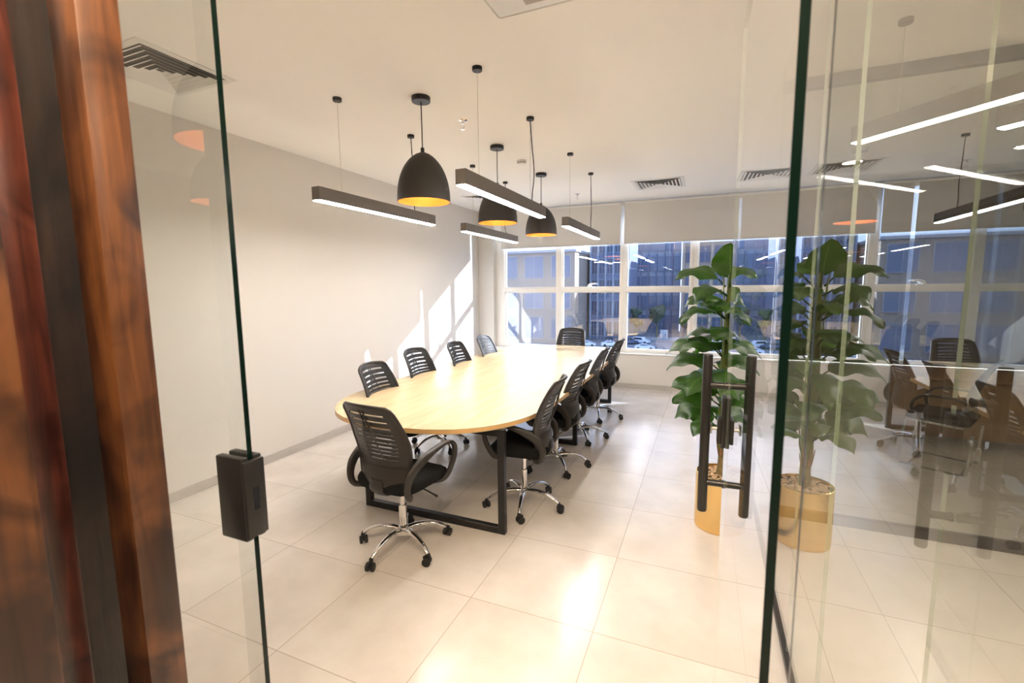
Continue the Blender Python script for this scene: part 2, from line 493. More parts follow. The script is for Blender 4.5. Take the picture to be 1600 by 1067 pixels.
# roller blinds
MT['blind_dark'] = mat('brown_blind_fabric', (.13, .11, .09), .9)
def blind(u0, u1, zb, label, group='grey roller blinds over the windows'):
    t = thing('roller_blind', label, 'blind', ((u0+u1)/2, VW+.02, zb), 0, group)
    bmt = MT['blind'] if zb > 1 else MT['blind_dark']
    h = (u1-u0)/2
    bm = NB(); bbox(bm, -h, h, -.0015, .0015, .02, ZT-zb-.01, .0005, 1); obj('blind_fabric', bm, bmt, t)
    bm = NB(); bbox(bm, -h, h, -.010, .010, 0, .026, .006, 2); obj('bottom_bar', bm, bmt, t)
    bm = NB(); tube(bm, [(-h, .012, ZT-zb-.03), (h, .012, ZT-zb-.03)], .022, 14, False); obj('roller_tube', bm, MT['white'], t)
    bm = NB(); tube(bm, [(h+.012, -.004, ZT-zb-.03), (h+.012, -.004, -1.0+(.9 if u0 > 0 else .55))], .0018, 6, False); obj('pull_chain', bm, MT['white'], t)
    return t
blind(-3.535, -1.355, 2.425, 'grey roller blind nearest the left wall, behind the pendant lamps')
blind(-1.295, .375, 2.425, 'grey roller blind right of the first one, above the potted plant')
blind(.46, 2.5, .62, 'lowered brown roller blind in the neighbouring office beside the partition', 'lowered blinds of the neighbouring office')
blind(2.55, 4.5, .62, 'lowered brown roller blind in the neighbouring office, far right', 'lowered blinds of the neighbouring office')

# glass panels
def slab(name, axis, a0, a1, p, th, z0, z1, label, cat='glass panel', m='glass', edge='edge', parent=None, kind=None, edge2=None):
    """vertical glass sheet: axis 'x' runs along x at y=p, axis 'y' runs along y at x=p. Edge faces get the green edge material"""
    bm = NB()
    if axis == 'x': box(bm, a0, a1, p, p+th, z0, z1)
    else: box(bm, p, p+th, a0, a1, z0, z1)
    bm.faces.ensure_lookup_table()
    for f in bm.faces:
        f.normal_update()
        nrm = f.normal
        main = abs(nrm.y) if axis == 'x' else abs(nrm.x)
        f.material_index = 0 if main > .5 else 1
        if edge2 and main < .5 and ((axis == 'y' and nrm.y > .5)): f.material_index = 2
    ms = [MT[m], MT[edge]] + ([MT[edge2]] if edge2 else [])
    if kind: o = struct(name, bm, ms, label)
    else:
        o = obj(name, bm, ms, parent)
        if label: tag(o, label, cat)
    return o
slab('fixed_glass_panel', 'x', UL, -.985, VF, .013, .03, ZC, 'fixed frameless glass panel left of the doorway with dark edge and strike box')
slab('fixed_glass_panel', 'x', .135, UP+.012, VF, .013, .03, ZC, 'narrow fixed glass sidelight right of the open glass door')
slab('fixed_glass_panel', 'x', -.985, .135, VF, .013, 2.62, ZC, 'glass transom panel above the doorway')
# partition between meeting room and neighbouring office
js = [VF+.016, 1.77, 2.315, 3.55, 4.95, 6.4, VW-.002]
ptxt = ['nearest the camera, beside the glass door', 'narrow one behind the open glass door', 'beside the potted plant', 'third before the window wall', 'second before the window wall', 'next to the window wall']
for i in range(len(js)-1):
    slab('partition_glass_panel', 'y', js[i]+.0015, js[i+1]-.0015, UP, .012, .03, ZC-.002,
         'reflective glass partition panel %s' % ptxt[i], m='partition', edge='edge_light' if i < 2 else 'partition')
bm = NB(); box(bm, UP-.012, UP+.024, VF+.02, VW-.002, 0, .032); struct('trim_3', bm, MT['alumin'], 'dark floor track of the glass partition')
bm = NB(); box(bm, UL, -.985, VF-.01, VF+.023, 0, .032); box(bm, .135, UP+.024, VF-.01, VF+.023, 0, .032); struct('trim_4', bm, MT['alumin'], 'dark floor track of the glass front')

# strike box on the left panel
t = thing('strike_box', 'black lock strike box clamped on the glass edge left of the doorway', 'lock', (-.985, VF, 1.15))
bm = NB(); bbox(bm, -.085, .004, -.020, -.0005, 0, .205, .004); bbox(bm, -.085, .004, .0135, .034, 0, .205, .004); bbox(bm, .0005, .012, -.020, .034, .008, .197, .003); obj('housing', bm, MT['black'], t)
bm = NB(); box(bm, .0118, .0125, .000, .014, .075, .13); obj('bolt_slot', bm, mat('slot_dark', (.002, .004, .01), .2), t)

# open glass door
DOOR = thing('glass_door', 'open frameless glass door with long black pull handles, swung into the room', 'door', (.105, .745, 0), math.atan2(.017, 1.08))
DL = 1.085
o = slab('door_glass', 'y', 0, DL, -.0065, .013, .012, 2.60, None, parent=DOOR, edge2='edge_light')
# handle bars at local y ~1.01, z .94..1.50
bm = NB()
for s in (-1, 1):
    tube(bm, [(s*.075, 1.005, .925), (s*.075, 1.005, .93), (s*.075, 1.005, 1.50), (s*.075, 1.005, 1.505)], [.0145, .0165, .0165, .0145], 24, False)
    for z in (1.035, 1.395):
        tube(bm, [(s*.0068, 1.005, z), (s*.063, 1.005, z)], .0115, 16, False)
        tube(bm, [(s*.0068, 1.005, z), (s*.0125, 1.005, z)], .0145, 16, False)
obj('pull_handle', bm, MT['black'], DOOR)
bm = NB()
bbox(bm, -.021, -.007, DL-.055, DL+.003, 1.158, 1.345, .003); bbox(bm, .007, .021, DL-.055, DL+.003, 1.158, 1.345, .003)
bbox(bm, -.034, -.0205, DL-.06, DL-.005, 1.175, 1.265, .004); bbox(bm, .0205, .034, DL-.06, DL-.005, 1.175, 1.265, .004)
lk = obj('lock_case', bm, MT['black'], DOOR)
bm = NB(); tube(bm, [(-.034, DL-.032, 1.225), (-.052, DL-.032, 1.225)], .007, 12, False); bbox(bm, -.060, -.051, DL-.04, DL-.024, 1.205, 1.245, .003); obj('thumb_turn', bm, MT['steel'], lk)
bm = NB(); bbox(bm, -.028, .028, -.012, .11, .004, .05, .004); obj('bottom_pivot', bm, MT['black'], DOOR)
bm = NB(); bbox(bm, -.026, .026, -.008, .11, 2.565, 2.615, .004); obj('top_pivot', bm, MT['black'], DOOR)

# ------------------------------------------------------------------ timber posts at the near left
def post(u0, u1, v0, v1, m, label):
    bm = NB(); bbox(bm, 0, u1-u0, 0, v1-v0, 0, ZC, .004, 2)
    return tag(obj('timber_post', bm, m, loc=(u0, v0, 0)), label, 'post', 'stained timber posts at the doorway')
post(-1.085, -1.0, .487, .555, MT['timber'], 'stained pine post nearest the glass panel, amber brown with knots')
post(-1.085, -1.0, .235, .362, MT['timber'], 'stained pine post at the left edge of the picture, orange brown lower down')
post(-1.21, -1.155, .405, .465, MT['timber_red'], 'thin reddish stained timber post set back between two pine posts')
post(-1.26, -1.215, .05, .572, MT['timber_dark'], 'dark stained backing board behind the timber posts')

# ------------------------------------------------------------------ lamps
def pendant(loc, label, grp=None):
    t = thing('dome_pendant_lamp', label, 'lamp', (loc[0], loc[1], 2.385), 0, grp or 'black dome pendants over the table')
    H = .362
    R = .197
    prof = [(R*math.cos(a)**.62 if a < PI/2-.001 else .001, H*math.sin(a)**1.0) for a in [i/18*PI/2 for i in range(19)]]
    # bell: nearly straight lower sides rounding to a pointed crown
    prof = []
    for i in range(21):
        q = i/20
        r = R*(1-q**2.35)**.60
        prof.append((max(r, .012), H*q))
    bm = NB(); lathe(bm, prof, 48, cap=False)
    inner = [(max(r-.004, .008), z) for r, z in prof]
    # wall thickness ring at the rim
    n = 48
    a = [bm.verts.new((R*math.cos(2*PI*i/n), R*math.sin(2*PI*i/n), -.0)) for i in range(n)]
    b = [bm.verts.new(((R-.004)*math.cos(2*PI*i/n), (R-.004)*math.sin(2*PI*i/n), -.0)) for i in range(n)]
    for i in range(n): bm.faces.new((a[i], a[(i+1) % n], b[(i+1) % n], b[i]))
    bmesh.ops.remove_doubles(bm, verts=bm.verts[:], dist=1e-5)
    obj('lamp_shade', bm, MT['shade'], t)
    bm = NB(); lathe(bm, [(r, z) for r, z in inner[:-1]]+[(.006, H-.006)], 48, cap=False); obj('shade_lining', bm, MT['goldin'], t)
    bm = NB(); tube(bm, [(0, 0, H-.004), (0, 0, H+.03)], .014, 14, False); obj('cord_grip', bm, MT['black'], t)
    bm = NB(); tube(bm, [(0, 0, H+.02), (0, 0, ZC-2.385-.03)], .0042, 8, False); obj('cord', bm, MT['black'], t)
    bm = NB(); lathe(bm, [(.066, -.034), (.068, -.032), (.068, 0)], 32, (0, 0, ZC-2.385)); obj('ceiling_rose', bm, MT['black'], t)
    bm = NB(); lathe(bm, [(.004, .13), (.028, .145), (.036, .17), (.03, .2), (.016, .23), (.014, .3)], 20); obj('bulb', bm, MT['bulb'], t)
    return t
pendant((-1.992, 3.04), 'largest looking black dome pendant lamp, nearest the doorway')
pendant((-1.978, 4.35), 'middle black dome pendant lamp, half behind the long linear light')
pendant((-1.950, 5.60), 'black dome pendant lamp nearest the window')
pendant((-3.36, -.98), 'corridor dome pendant lamp, reflected low in the left glass panel', 'dome pendants outside the meeting room')
pendant((-1.99, -.04), 'corridor dome pendant lamp, reflected high in the left glass panel', 'dome pendants outside the meeting room')

def linear(u, v0, v1, pins, label, wob=.01, thick=(1,)):
    t = thing('linear_pendant_lamp', label, 'lamp', (u, (v0+v1)/2, 2.36), 0, 'linear pendant lamps over the table')
    h = (v1-v0)/2; W = .036
    bm = NB(); bbox(bm, -W, W, -h, h, .006, .098, .002, 1)
    obj('housing', bm, MT['alu'], t)
    bm = NB(); bbox(bm, -W+.004, W-.004, -h+.004, h-.004, 0, .0065, .001, 1); obj('diffuser', bm, MT['diff'], t)
    for k, p in enumerate(pins):
        y = p-(v0+v1)/2
        th = k in thick
        if th:
            L = ZC-2.36-.098
            bm = NB(); tube(bm, [(0, y, ZC-2.36-.02), (wob*.6, y+.006, .098+L*.7), (wob*1.6, y+.012, .098+L*.35), (wob*.9, y+.006, .098+L*.12), (.004, y+.02, .096)], .0042, 8)
            obj('power_cord', bm, MT['black'], t)
        bm = NB(); tube(bm, [(0, y, ZC-2.36-.02), (0, y, .096)], .0014, 6, False); obj('suspension_wire', bm, MT['steel'], t)
        bm = NB(); lathe(bm, [(.030, -.024), (.032, -.022), (.032, 0)], 24, (0, y, ZC-2.36)); obj('ceiling_mount', bm, MT['black'], t)
    return t
linear(-2.56, 2.54, 4.05, (2.80, 3.72), 'linear pendant lamp on the left, nearest the left wall and doorway')
linear(-1.40, 2.54, 4.05, (2.79, 3.75), 'linear pendant lamp hanging nearest, in the centre before the dome pendants', .018)
linear(-2.54, 4.65, 6.20, (4.90, 5.84), 'far linear pendant lamp on the left side beneath the middle dome pendant', -.014)
linear(-1.38, 4.72, 6.25, (4.90, 5.84), 'far linear pendant lamp on the right, in front of the grey blind', .006)

# ------------------------------------------------------------------ ceiling fittings
def vent(u0, u1, v0, v1, label):
    t = thing('ceiling_vent', label, 'vent', ((u0+u1)/2, (v0+v1)/2, ZC), 0, 'square louvred ceiling vents')
    s = (u1-u0)/2
    bm = NB()
    n = 6
    def ring(r0, r1, z0, z1):
        for q in range(4):
            m = Matrix.Rotation(q*PI/2, 4, 'Z')
            vs = [bm.verts.new(m @ Vector(p)) for p in ((-r0, -r0, z0), (r0, -r0, z0), (r1, -r1, z1), (-r1, -r1, z1))]
            bm.faces.new(vs)
    ring(s, s*.86, -.004, -.008)
    ring(s, s, 0, -.004)
    ring(s*.86, s*.86, -.008, -.002)
    obj('frame', bm, MT['white'], t)
    bm = NB()
    for i in range(n):
        r = s*.84*(1-i/n)
        ring(r, r-.022, -.014, -.003)
        ring(r+.0015, r-.0205, -.014, -.003)
        ring(r, r+.0015, -.014, -.014)
    obj('louvres', bm, MT['white'], t)
    bm = NB(); box(bm, -s*.85, s*.85, -s*.85, s*.85, -.0025, -.0005); obj('duct_shade_plate', bm, mat('duct_shade', (.11, .10, .085), .9), t)  # flat dark plate: the shade inside the duct put into its colour
vent(-3.555, -2.955, 1.70, 2.31, 'square louvred ceiling vent near the top left, seen through the glass panel')
vent(-1.0, -.325, 6.52, 7.16, 'square louvred ceiling vent near the windows, in front of the right blind')
vent(-3.56, -2.95, 6.44, 7.05, 'square louvred ceiling vent in the far left corner, behind the middle pendant')

t = thing('ceiling_cassette', 'white air conditioning cassette at the top edge of the picture', 'air conditioner', (-.565, 1.855, ZC))
bm = NB(); bbox(bm, -.475, .475, -.475, .475, -.022, -.001, .02, 3); obj('panel', bm, MT['white'], t)
bm = NB(); bbox(bm, -.30, .30, -.30, .30, -.034, -.0215, .01, 2); obj('intake_grille', bm, MT['white'], t)
for q in range(4):
    bm = NB(); bbox(bm, -.30, .30, -.41, -.35, -.026, -.0215, .002); xform(bm, 0, Matrix.Rotation(q*PI/2, 4, 'Z')); obj('air_flap', bm, mat('flap_grey', (.45, .40, .34), .5), t)

def sprinkler(u, v, label):
    t = thing('fire_sprinkler', label, 'sprinkler', (u, v, ZC), 0, 'ceiling fire sprinklers')
    bm = NB(); lathe(bm, [(.016, -.012), (.030, -.008), (.042, -.002), (.042, 0)], 28); obj('escutcheon', bm, MT['chrome'], t)
    bm = NB(); lathe(bm, [(.010, -.03), (.012, -.01)], 16)
    for s in (-1, 1): tube(bm, [(s*.010, 0, -.026), (s*.016, 0, -.042), (s*.012, 0, -.058), (s*.002, 0, -.07)], .0022, 8)
    tube(bm, [(0, 0, -.03), (0, 0, -.066)], .0022, 8, False)
    lathe(bm, [(.004, -.078), (.018, -.076), (.018, -.073), (.004, -.069)], 20)
    obj('spray_head', bm, MT['chrome'], t)
sprinkler(-1.942, 3.583, 'chrome fire sprinkler between the nearest dome pendant and the front linear light')
sprinkler(-1.873, 7.057, 'small fire sprinkler on the ceiling close to the window blinds')
t = thing('smoke_detector', 'small round white smoke detector on the ceiling', 'smoke detector', (-1.954, 4.955, ZC))
bm = NB(); lathe(bm, [(.030, -.034), (.046, -.030), (.052, -.018), (.055, 0)], 28); obj('cover', bm, MT['white'], t)
bm = NB(); lathe(bm, [(.0475, -.0285), (.0505, -.0235)], 28, cap=False)
obj('sensor_slot', bm, mat('slot_grey', (.2, .18, .15), .7), t)

# ------------------------------------------------------------------ conference table
TZ = .80
def halfw(v):
    c = (2.50+7.08)/2
    a = .98
    W = .875+.045*math.cos((v-c)/2.29*PI/2)
    d = abs(v-c)-(2.29-a)
    if d <= 0: return W
    q = min(1, d/a)
    return W*(1-q**2.5)**.4
TC = -2.02
TV = (2.50+7.08)/2
pts = []
vs_ = []
for i in range(97):
    th = -PI/2+PI*i/96
    vs_.append(TV+2.29*math.sin(th))
for v in vs_: pts.append((halfw(v), v-TV))
poly = [(h, y) for h, y in pts] + [(-h, y) for h, y in reversed(pts) if h > .002]
poly2 = []
for p in poly:
    if not poly2 or (Vector(p)-Vector(poly2[-1])).length > .004: poly2.append(p)
if (Vector(poly2[0])-Vector(poly2[-1])).length < .004: poly2.pop()
TBL = thing('conference_table', 'long oval conference table with pale maple top and black frame legs', 'table', (TC, TV, 0))
bm = NB(); prism(bm, poly2, TZ-.034, TZ, 0, 1)
bmesh.ops.bevel(bm, geom=[e for e in bm.edges if abs(e.verts[0].co.z-e.verts[1].co.z) < 1e-6], offset=.003, segments=2, affect='EDGES')
obj('tabletop', bm, [MT['table'], MT['tedge']], TBL, sharp=30)
for v in (2.82, 4.79, 6.76):
    y = v-TV
    bm = NB(); l, r, q = -2.475-TC, -1.25-TC, .022
    bbox(bm, l, l+.05, y-q, y+q, 0, TZ-.036, .002, 1); bbox(bm, r-.05, r, y-q, y+q, 0, TZ-.036, .002, 1)
    bbox(bm, l+.048, r-.048, y-q, y+q, 0, .05, .002, 1); bbox(bm, l+.048, r-.048, y-q, y+q, TZ-.086, TZ-.036, .002, 1)
    obj('leg_frame', bm, MT['black'], TBL)
bm = NB()
for x in (-.3, .6-.15):
    bbox(bm, x-.02, x+.02, 2.82-TV+.02, 6.76-TV-.02, TZ-.08, TZ-.037, .002, 1)
obj('cross_beam', bm, MT['black'], TBL)

# ------------------------------------------------------------------ task chairs
def back_pt(s, t, dy=0, ins=0):
    """point on the backrest surface, s -1..1 across, t 0..1 from bottom to top"""
    z = .50+.555*t
    hw = (.185+.050*math.sin(min(1, t*1.35)*PI/2))*(1-.17*max(0, t-.55)/.45)
    # rounded corners
    if t > .92: hw *= (1-(((t-.92)/.08)**3)*.16)
    if t < .14: hw *= .60+.40*(1-((.14-t)/.14)**2)**.5
    hw -= ins
    y = -.215+.045*math.sin(t*PI*.9)*1.0-.13*t**1.5
    y += (s*s)*.050*(.75+.5*(1-abs(t-.35)))
    x = s*hw
    return Vector((x, y+dy, z - .012*(s*s)*t))
def make_chair(label, lift=0, group='black mesh office chairs around the table'):
    t = thing('office_chair', label, 'chair', (0, 0, 0), 0, group)
    # star base
    bm = NB()
    lathe(bm, [(.022, .085), (.034, .09), (.036, .12), (.034, .155), (.028, .165)], 24)
    for k in range(5):
        a = k*2*PI/5+.96
        c, s = math.cos(a), math.sin(a)
        tube(bm, [(c*r, s*r, z) for r, z in ((.02, .128), (.09, .138), (.18, .128), (.255, .098), (.292, .072))], [(.023, .017), (.021, .015), (.018, .014), (.016, .013), (.014, .012)], 12, k=5)
    obj('star_base', bm, MT['chrome'], t)
    for k in range(5):
        a = k*2*PI/5+.96
        rr = .30
        ca = a+[.7, -1.2, 2.2, .3, -2.4][k]
        c = Vector((math.cos(a)*rr, math.sin(a)*rr, 0))
        bm = NB()
        d = Vector((math.cos(ca), math.sin(ca), 0)); nn = Vector((-d.y, d.x, 0))
        for sgn in (-1, 1):
            w0 = c+d*.012+nn*sgn*.009+Vector((0, 0, .0275)); w1 = c+d*.012+nn*sgn*.027+Vector((0, 0, .0275))
            e = (w1-w0)*.15
            tube(bm, [w0, w0+e, w1-e, w1], [.0255, .0275, .0275, .022], 18, False)
        tube(bm, [c+d*.012-nn*.012+Vector((0, 0, .0275)), c+d*.012+nn*.012+Vector((0, 0, .0275))], .012, 10, False)
        tube(bm, [c+Vector((0, 0, .04)), c+Vector((0, 0, .062)), c+Vector((0, 0, .078))], [.013, .015, .010], 12, False)
        # hood
        tube(bm, [c-d*.010+Vector((0, 0, .03)), c-d*.008+Vector((0, 0, .052)), c+d*.014+Vector((0, 0, .060)), c+d*.034+Vector((0, 0, .048))], [(.010, .006)]*4, 8, k=4)
        obj('caster', bm, MT['rubber'], t)
    bm = NB(); lathe(bm, [(.0265, .155), (.0265, .30), (.018, .30), (.018, .43+lift)], 24); obj('gas_column', bm, MT['chrome'], t)
    bm = NB(); bbox(bm, -.11, .11, -.13, .11, .425+lift, .462+lift, .012, 2)
    obj('tilt_mechanism', bm, MT['plastic'], t)
    bm = NB(); tube(bm, [(.06, .02, .435+lift), (.16, .03, .43+lift), (.235, .03, .415+lift), (.275, .03, .405+lift)], [.005, .005, .006, .009], 10)
    obj('lever', bm, MT['plastic'], t)
    # seat cushion
    bm = NB()
    n = 44
    def seat_ring(sc, z, drop=0):
        out = []
        for i in range(n):
            a = 2*PI*i/n
            c, s = math.cos(a), math.sin(a)
            x = .245*sc*abs(c)**.42*(1 if c > 0 else -1)
            y = .235*sc*abs(s)**.42*(1 if s > 0 else -1)+.02
            out.append(bm.verts.new((x, y, z+lift-(drop*max(0, (y-.12)/.14)**2 if y > .12 else 0)+.010*(x/.245)**2)))
        return out
    rings = [seat_ring(.86, .462), seat_ring(.96, .470, .01), seat_ring(1.0, .492, .02), seat_ring(1.0, .512, .03), seat_ring(.965, .532, .035), seat_ring(.88, .543, .035), seat_ring(.6, .545, .02), seat_ring(.25, .54)]
    for a, b in zip(rings, rings[1:]):
        for i in range(n): bm.faces.new((a[i], a[(i+1) % n], b[(i+1) % n], b[i]))
    bm.faces.new(list(reversed(rings[0]))); bm.faces.new(rings[-1])
    obj('seat', bm, MT['fabric'], t, sharp=60)
    # backrest: slotted shell
    LZ = Vector((0, 0, lift))
    NS, NT = 28, 150
    bm = NB()
    grid = [[bm.verts.new(back_pt(-1+2*i/NS, j/NT, 0, .006)+LZ) for i in range(NS+1)] for j in range(NT+1)]
    slots = []
    tt = .915
    hgt = .027
    pitch = .086
    for r in range(10):
        slots.append((tt-hgt, tt, .72 if r else .68)); tt -= pitch
        pitch = max(.050, pitch*.90); hgt = max(.0135, hgt*.93)
    lim = {}
    for j in range(NT):
        tc_ = (j+.5)/NT
        sw = None
        for (a, b, ww) in slots:
            if a <= tc_ <= b: sw = ww
        for i in range(NS):
            sc_ = -1+2*(i+.5)/NS
            if sw is not None and abs(sc_) < sw: continue
            bm.faces.new((grid[j][i], grid[j][i+1], grid[j+1][i+1], grid[j+1][i]))
    for v in [v for v in bm.verts if not v.link_faces]: bm.verts.remove(v)
    bmesh.ops.recalc_face_normals(bm, faces=bm.faces[:])
    r = bmesh.ops.solidify(bm, geom=bm.faces[:], thickness=.006)
    # ribs behind the slats
    low = slots[-1][0]-.02
    for sx, top in ((-.26, .78), (.26, .78)):
        tube(bm, [back_pt(sx*(1-.55*q), low+(top-low)*q+.02, -.006-.022*math.sin(q*PI*.9))+LZ for q in [i/8 for i in range(9)]], [(.006, .004)]*2, 6, k=2)
    tube(bm, [back_pt(-.06, .70+.25*q, -.020+.012*q)+LZ for q in [i/4 for i in range(5)]], [(.006, .004)]*2, 6, k=2)
    tube(bm, [back_pt(.06, .70+.25*q, -.020+.012*q)+LZ for q in [i/4 for i in range(5)]], [(.006, .004)]*2, 6, k=2)
    # rim
    out = []
    for j in range(0, NT+1, 5): out.append(back_pt(1, j/NT))
    for i in range(1, 12): out.append(back_pt(1-2*i/12, 1))
    for j in range(NT, -1, -5): out.append(back_pt(-1, j/NT))
    for i in range(1, 12): out.append(back_pt(-1+2*i/12, 0))
    tube(bm, [p+LZ for p in out], .0125, 10, closed=True, upv=(0, 1, 0))
    # lumbar shell bulging at the foot of the back
    g2 = []
    for j in range(9):
        row = []
        for i in range(15):
            s_ = -1+2*i/14; q = j/8
            p = back_pt(s_*.93, .02+.24*q, -.010-.010*math.sin(q*PI)*(1-s_*s_))+LZ
            row.append(bm.verts.new(p))
        g2.append(row)
    for j in range(8):
        for i in range(14): bm.faces.new((g2[j][i], g2[j][i+1], g2[j+1][i+1], g2[j+1][i]))
    # bracket down to the seat
    tube(bm, [(0, -.08, .44+lift), (0, -.17, .445+lift), (0, -.225, .49+lift), (0, -.225, .56+lift)], [(.05, .010), (.055, .010), (.06, .010), (.05, .008)], 10, upv=(0, 0, 1))
    obj('backrest', bm, MT['plastic'], t)
    # mesh
    bm = NB()
    NS2, NT2 = 12, 24
    g = [[bm.verts.new(back_pt(-.97+1.94*i/NS2, .03+.94*j/NT2, .012)+LZ) for i in range(NS2+1)] for j in range(NT2+1)]
    for j in range(NT2):
        for i in range(NS2): bm.faces.new((g[j][i], g[j][i+1], g[j+1][i+1], g[j+1][i]))
    obj('mesh_cover', bm, MT['mesh'], t)
    # arms
    for s in (-1, 1):
        bm = NB()
        P = [(s*.14, -.10, .450), (s*.215, -.15, .455), (s*.238, -.195, .480), (s*.246, -.210, .545), (s*.254, -.180, .620), (s*.266, -.095, .680), (s*.276, .02, .722), (s*.280, .13, .738), (s*.280, .205, .708), (s*.274, .228, .640), (s*.262, .205, .555), (s*.235, .16, .475), (s*.15, .11, .450)]
        # section: wide strap; ra = across, rb = along u
        R = [(.011, .016), (.012, .018), (.013, .020), (.013, .026), (.015, .034), (.018, .030), (.023, .016), (.023, .013), (.019, .014), (.015, .018), (.014, .022), (.012, .022), (.011, .020)]
        Pv = [Vector(p)+LZ for p in P]
        Q = catmull(Pv, 5); m = len(Q); rings = []
        for i, q in enumerate(Q):
            T = (Q[min(i+1, m-1)]-Q[max(i-1, 0)]).normalized()
            xs = Vector((1, 0, 0)); xs = (xs-T*xs.dot(T)).normalized() if abs(T.x) < .9 else Vector((0, 1, 0))
            if abs(T.x) >= .9: xs = (xs-T*xs.dot(T)).normalized()
            ot = T.cross(xs).normalized()
            tq = i/(m-1)*(len(R)-1); jj = min(int(tq), len(R)-2); ff = tq-jj
            ra = R[jj][0]+(R[jj+1][0]-R[jj][0])*ff; rb = R[jj][1]+(R[jj+1][1]-R[jj][1])*ff
            rings.append([bm.verts.new(q+xs*ra*(abs(math.cos(2*PI*k/12))**.7)*(1 if math.cos(2*PI*k/12) > 0 else -1)+ot*rb*(abs(math.sin(2*PI*k/12))**.7)*(1 if math.sin(2*PI*k/12) > 0 else -1)) for k in range(12)])
        for a, b in zip(rings, rings[1:]):
            for k in range(12): bm.faces.new((a[k], a[(k+1) % 12], b[(k+1) % 12], b[k]))
        bm.faces.new(list(reversed(rings[0]))); bm.faces.new(rings[-1])
        obj('armrest', bm, MT['plastic'], t, sharp=60)
    return t

CH = make_chair('black mesh office chair at the near end of the table, its back to the doorway')
CH.location = (-1.83, 2.42, 0); CH.rotation_euler = (0, 0, -.12)
R90 = PI/2
dup(CH, (-1.29, 3.28, 0), R90+.10, 'black mesh office chair nearest the doorway on the right side of the table', spin=-.19)
dup(CH, (-1.29, 4.12, 0), R90-.04, 'second black mesh office chair from the doorway on the right side of the table', spin=.35)
dup(CH, (-1.30, 5.04, 0), R90+.05, 'third black mesh office chair from the doorway on the right side of the table', spin=.2)
dup(CH, (-1.28, 5.95, 0), R90-.06, 'black mesh office chair nearest the window on the right side of the table')
dup(CH, (-2.53, 3.36, 0), -R90+.06, 'black mesh office chair left of the table, nearest the doorway')
CH2 = make_chair('second black mesh office chair from the doorway on the left side, set slightly higher', .018)
CH2.location = (-2.66, 4.20, 0); CH2.rotation_euler = (0, 0, -R90)
dup(CH, (-2.60, 4.99, 0), -R90+.05, 'third black mesh office chair from the doorway on the left side of the table')
dup(CH, (-2.60, 5.78, 0), -R90+.02, 'black mesh office chair nearest the window on the left side of the table')
dup(CH, (-1.99, 6.98, 0), PI, 'black mesh office chair at the far end of the table, facing the doorway')

# ------------------------------------------------------------------ potted plant
PX, PY = .150, 3.52
PL = thing('potted_plant', 'tall artificial leafy plant in a round gold pot beside the glass door', 'plant', (PX, PY, 0))
bm = NB(); PR = .172
lathe(bm, [(PR-.004, 0), (PR, .004), (PR, .40), (PR-.006, .402), (PR-.010, .395), (PR-.010, .36), (.001, .36)], 48, cap=True); obj('pot', bm, MT['gold'], PL)
bm = NB(); lathe(bm, [(.001, .361), (PR-.012, .361), (PR-.012, .372), (.001, .378)], 32, cap=False); obj('soil', bm, MT['soil'], PL)
bm = NB()
rp = random.Random(3)
for i in range(150):
    a = rp.random()*2*PI; r = math.sqrt(rp.random())*(PR-.026)
    c = Vector((r*math.cos(a), r*math.sin(a), .380+rp.random()*.012))
    st = len(bm.verts)
    q = bmesh.ops.create_icosphere(bm, subdivisions=1, radius=1)
    sc = (.011+rp.random()*.010, .009+rp.random()*.006, .006+rp.random()*.004)
    rz = rp.random()*PI
    for v in q['verts']:
        p = Vector((v.co.x*sc[0], v.co.y*sc[1], v.co.z*sc[2]))
        v.co = Matrix.Rotation(rz, 3, 'Z') @ p + c
o = obj('pebbles', bm, MT['pebble'], PL, sharp=80); o['kind'] = 'stuff'
bm = NB(); tube(bm, [(.0, 0, .37), (.005, 0, .50), (0, .005, .60)], [.038, .033, .030], 16); obj('trunk', bm, MT['trunk'], PL)
bm = NB()
for k in range(6):
    a = k*1.1
    tube(bm, [(math.cos(a)*.026, math.sin(a)*.026, .50+.01*k), (math.cos(a)*.036, math.sin(a)*.036, .56+.01*k), (math.cos(a)*.045, math.sin(a)*.045, .61+.012*k)], [(.014, .004), (.012, .004), (.002, .002)], 6)
obj('dry_sheath', bm, MT['pinkish'], PL)
bm = NB()
tube(bm, [(0, 0, .58), (.004, .004, .8), (-.004, 0, 1.1), (.003, -.003, 1.5), (0, 0, 1.82)], [.036, .040, .038, .034, .016], 14)
for k in range(14):
    z = .60+k*.085; a = k*2.4
    tube(bm, [(math.cos(a)*.03, math.sin(a)*.03, z), (math.cos(a)*.046, math.sin(a)*.046, z+.07), (math.cos(a)*.050, math.sin(a)*.050, z+.14), (math.cos(a)*.06, math.sin(a)*.06, z+.19)], [(.02, .005), (.018, .005), (.011, .004), (.005, .003)], 6)
obj('stem', bm, MT['sheath'], PL)

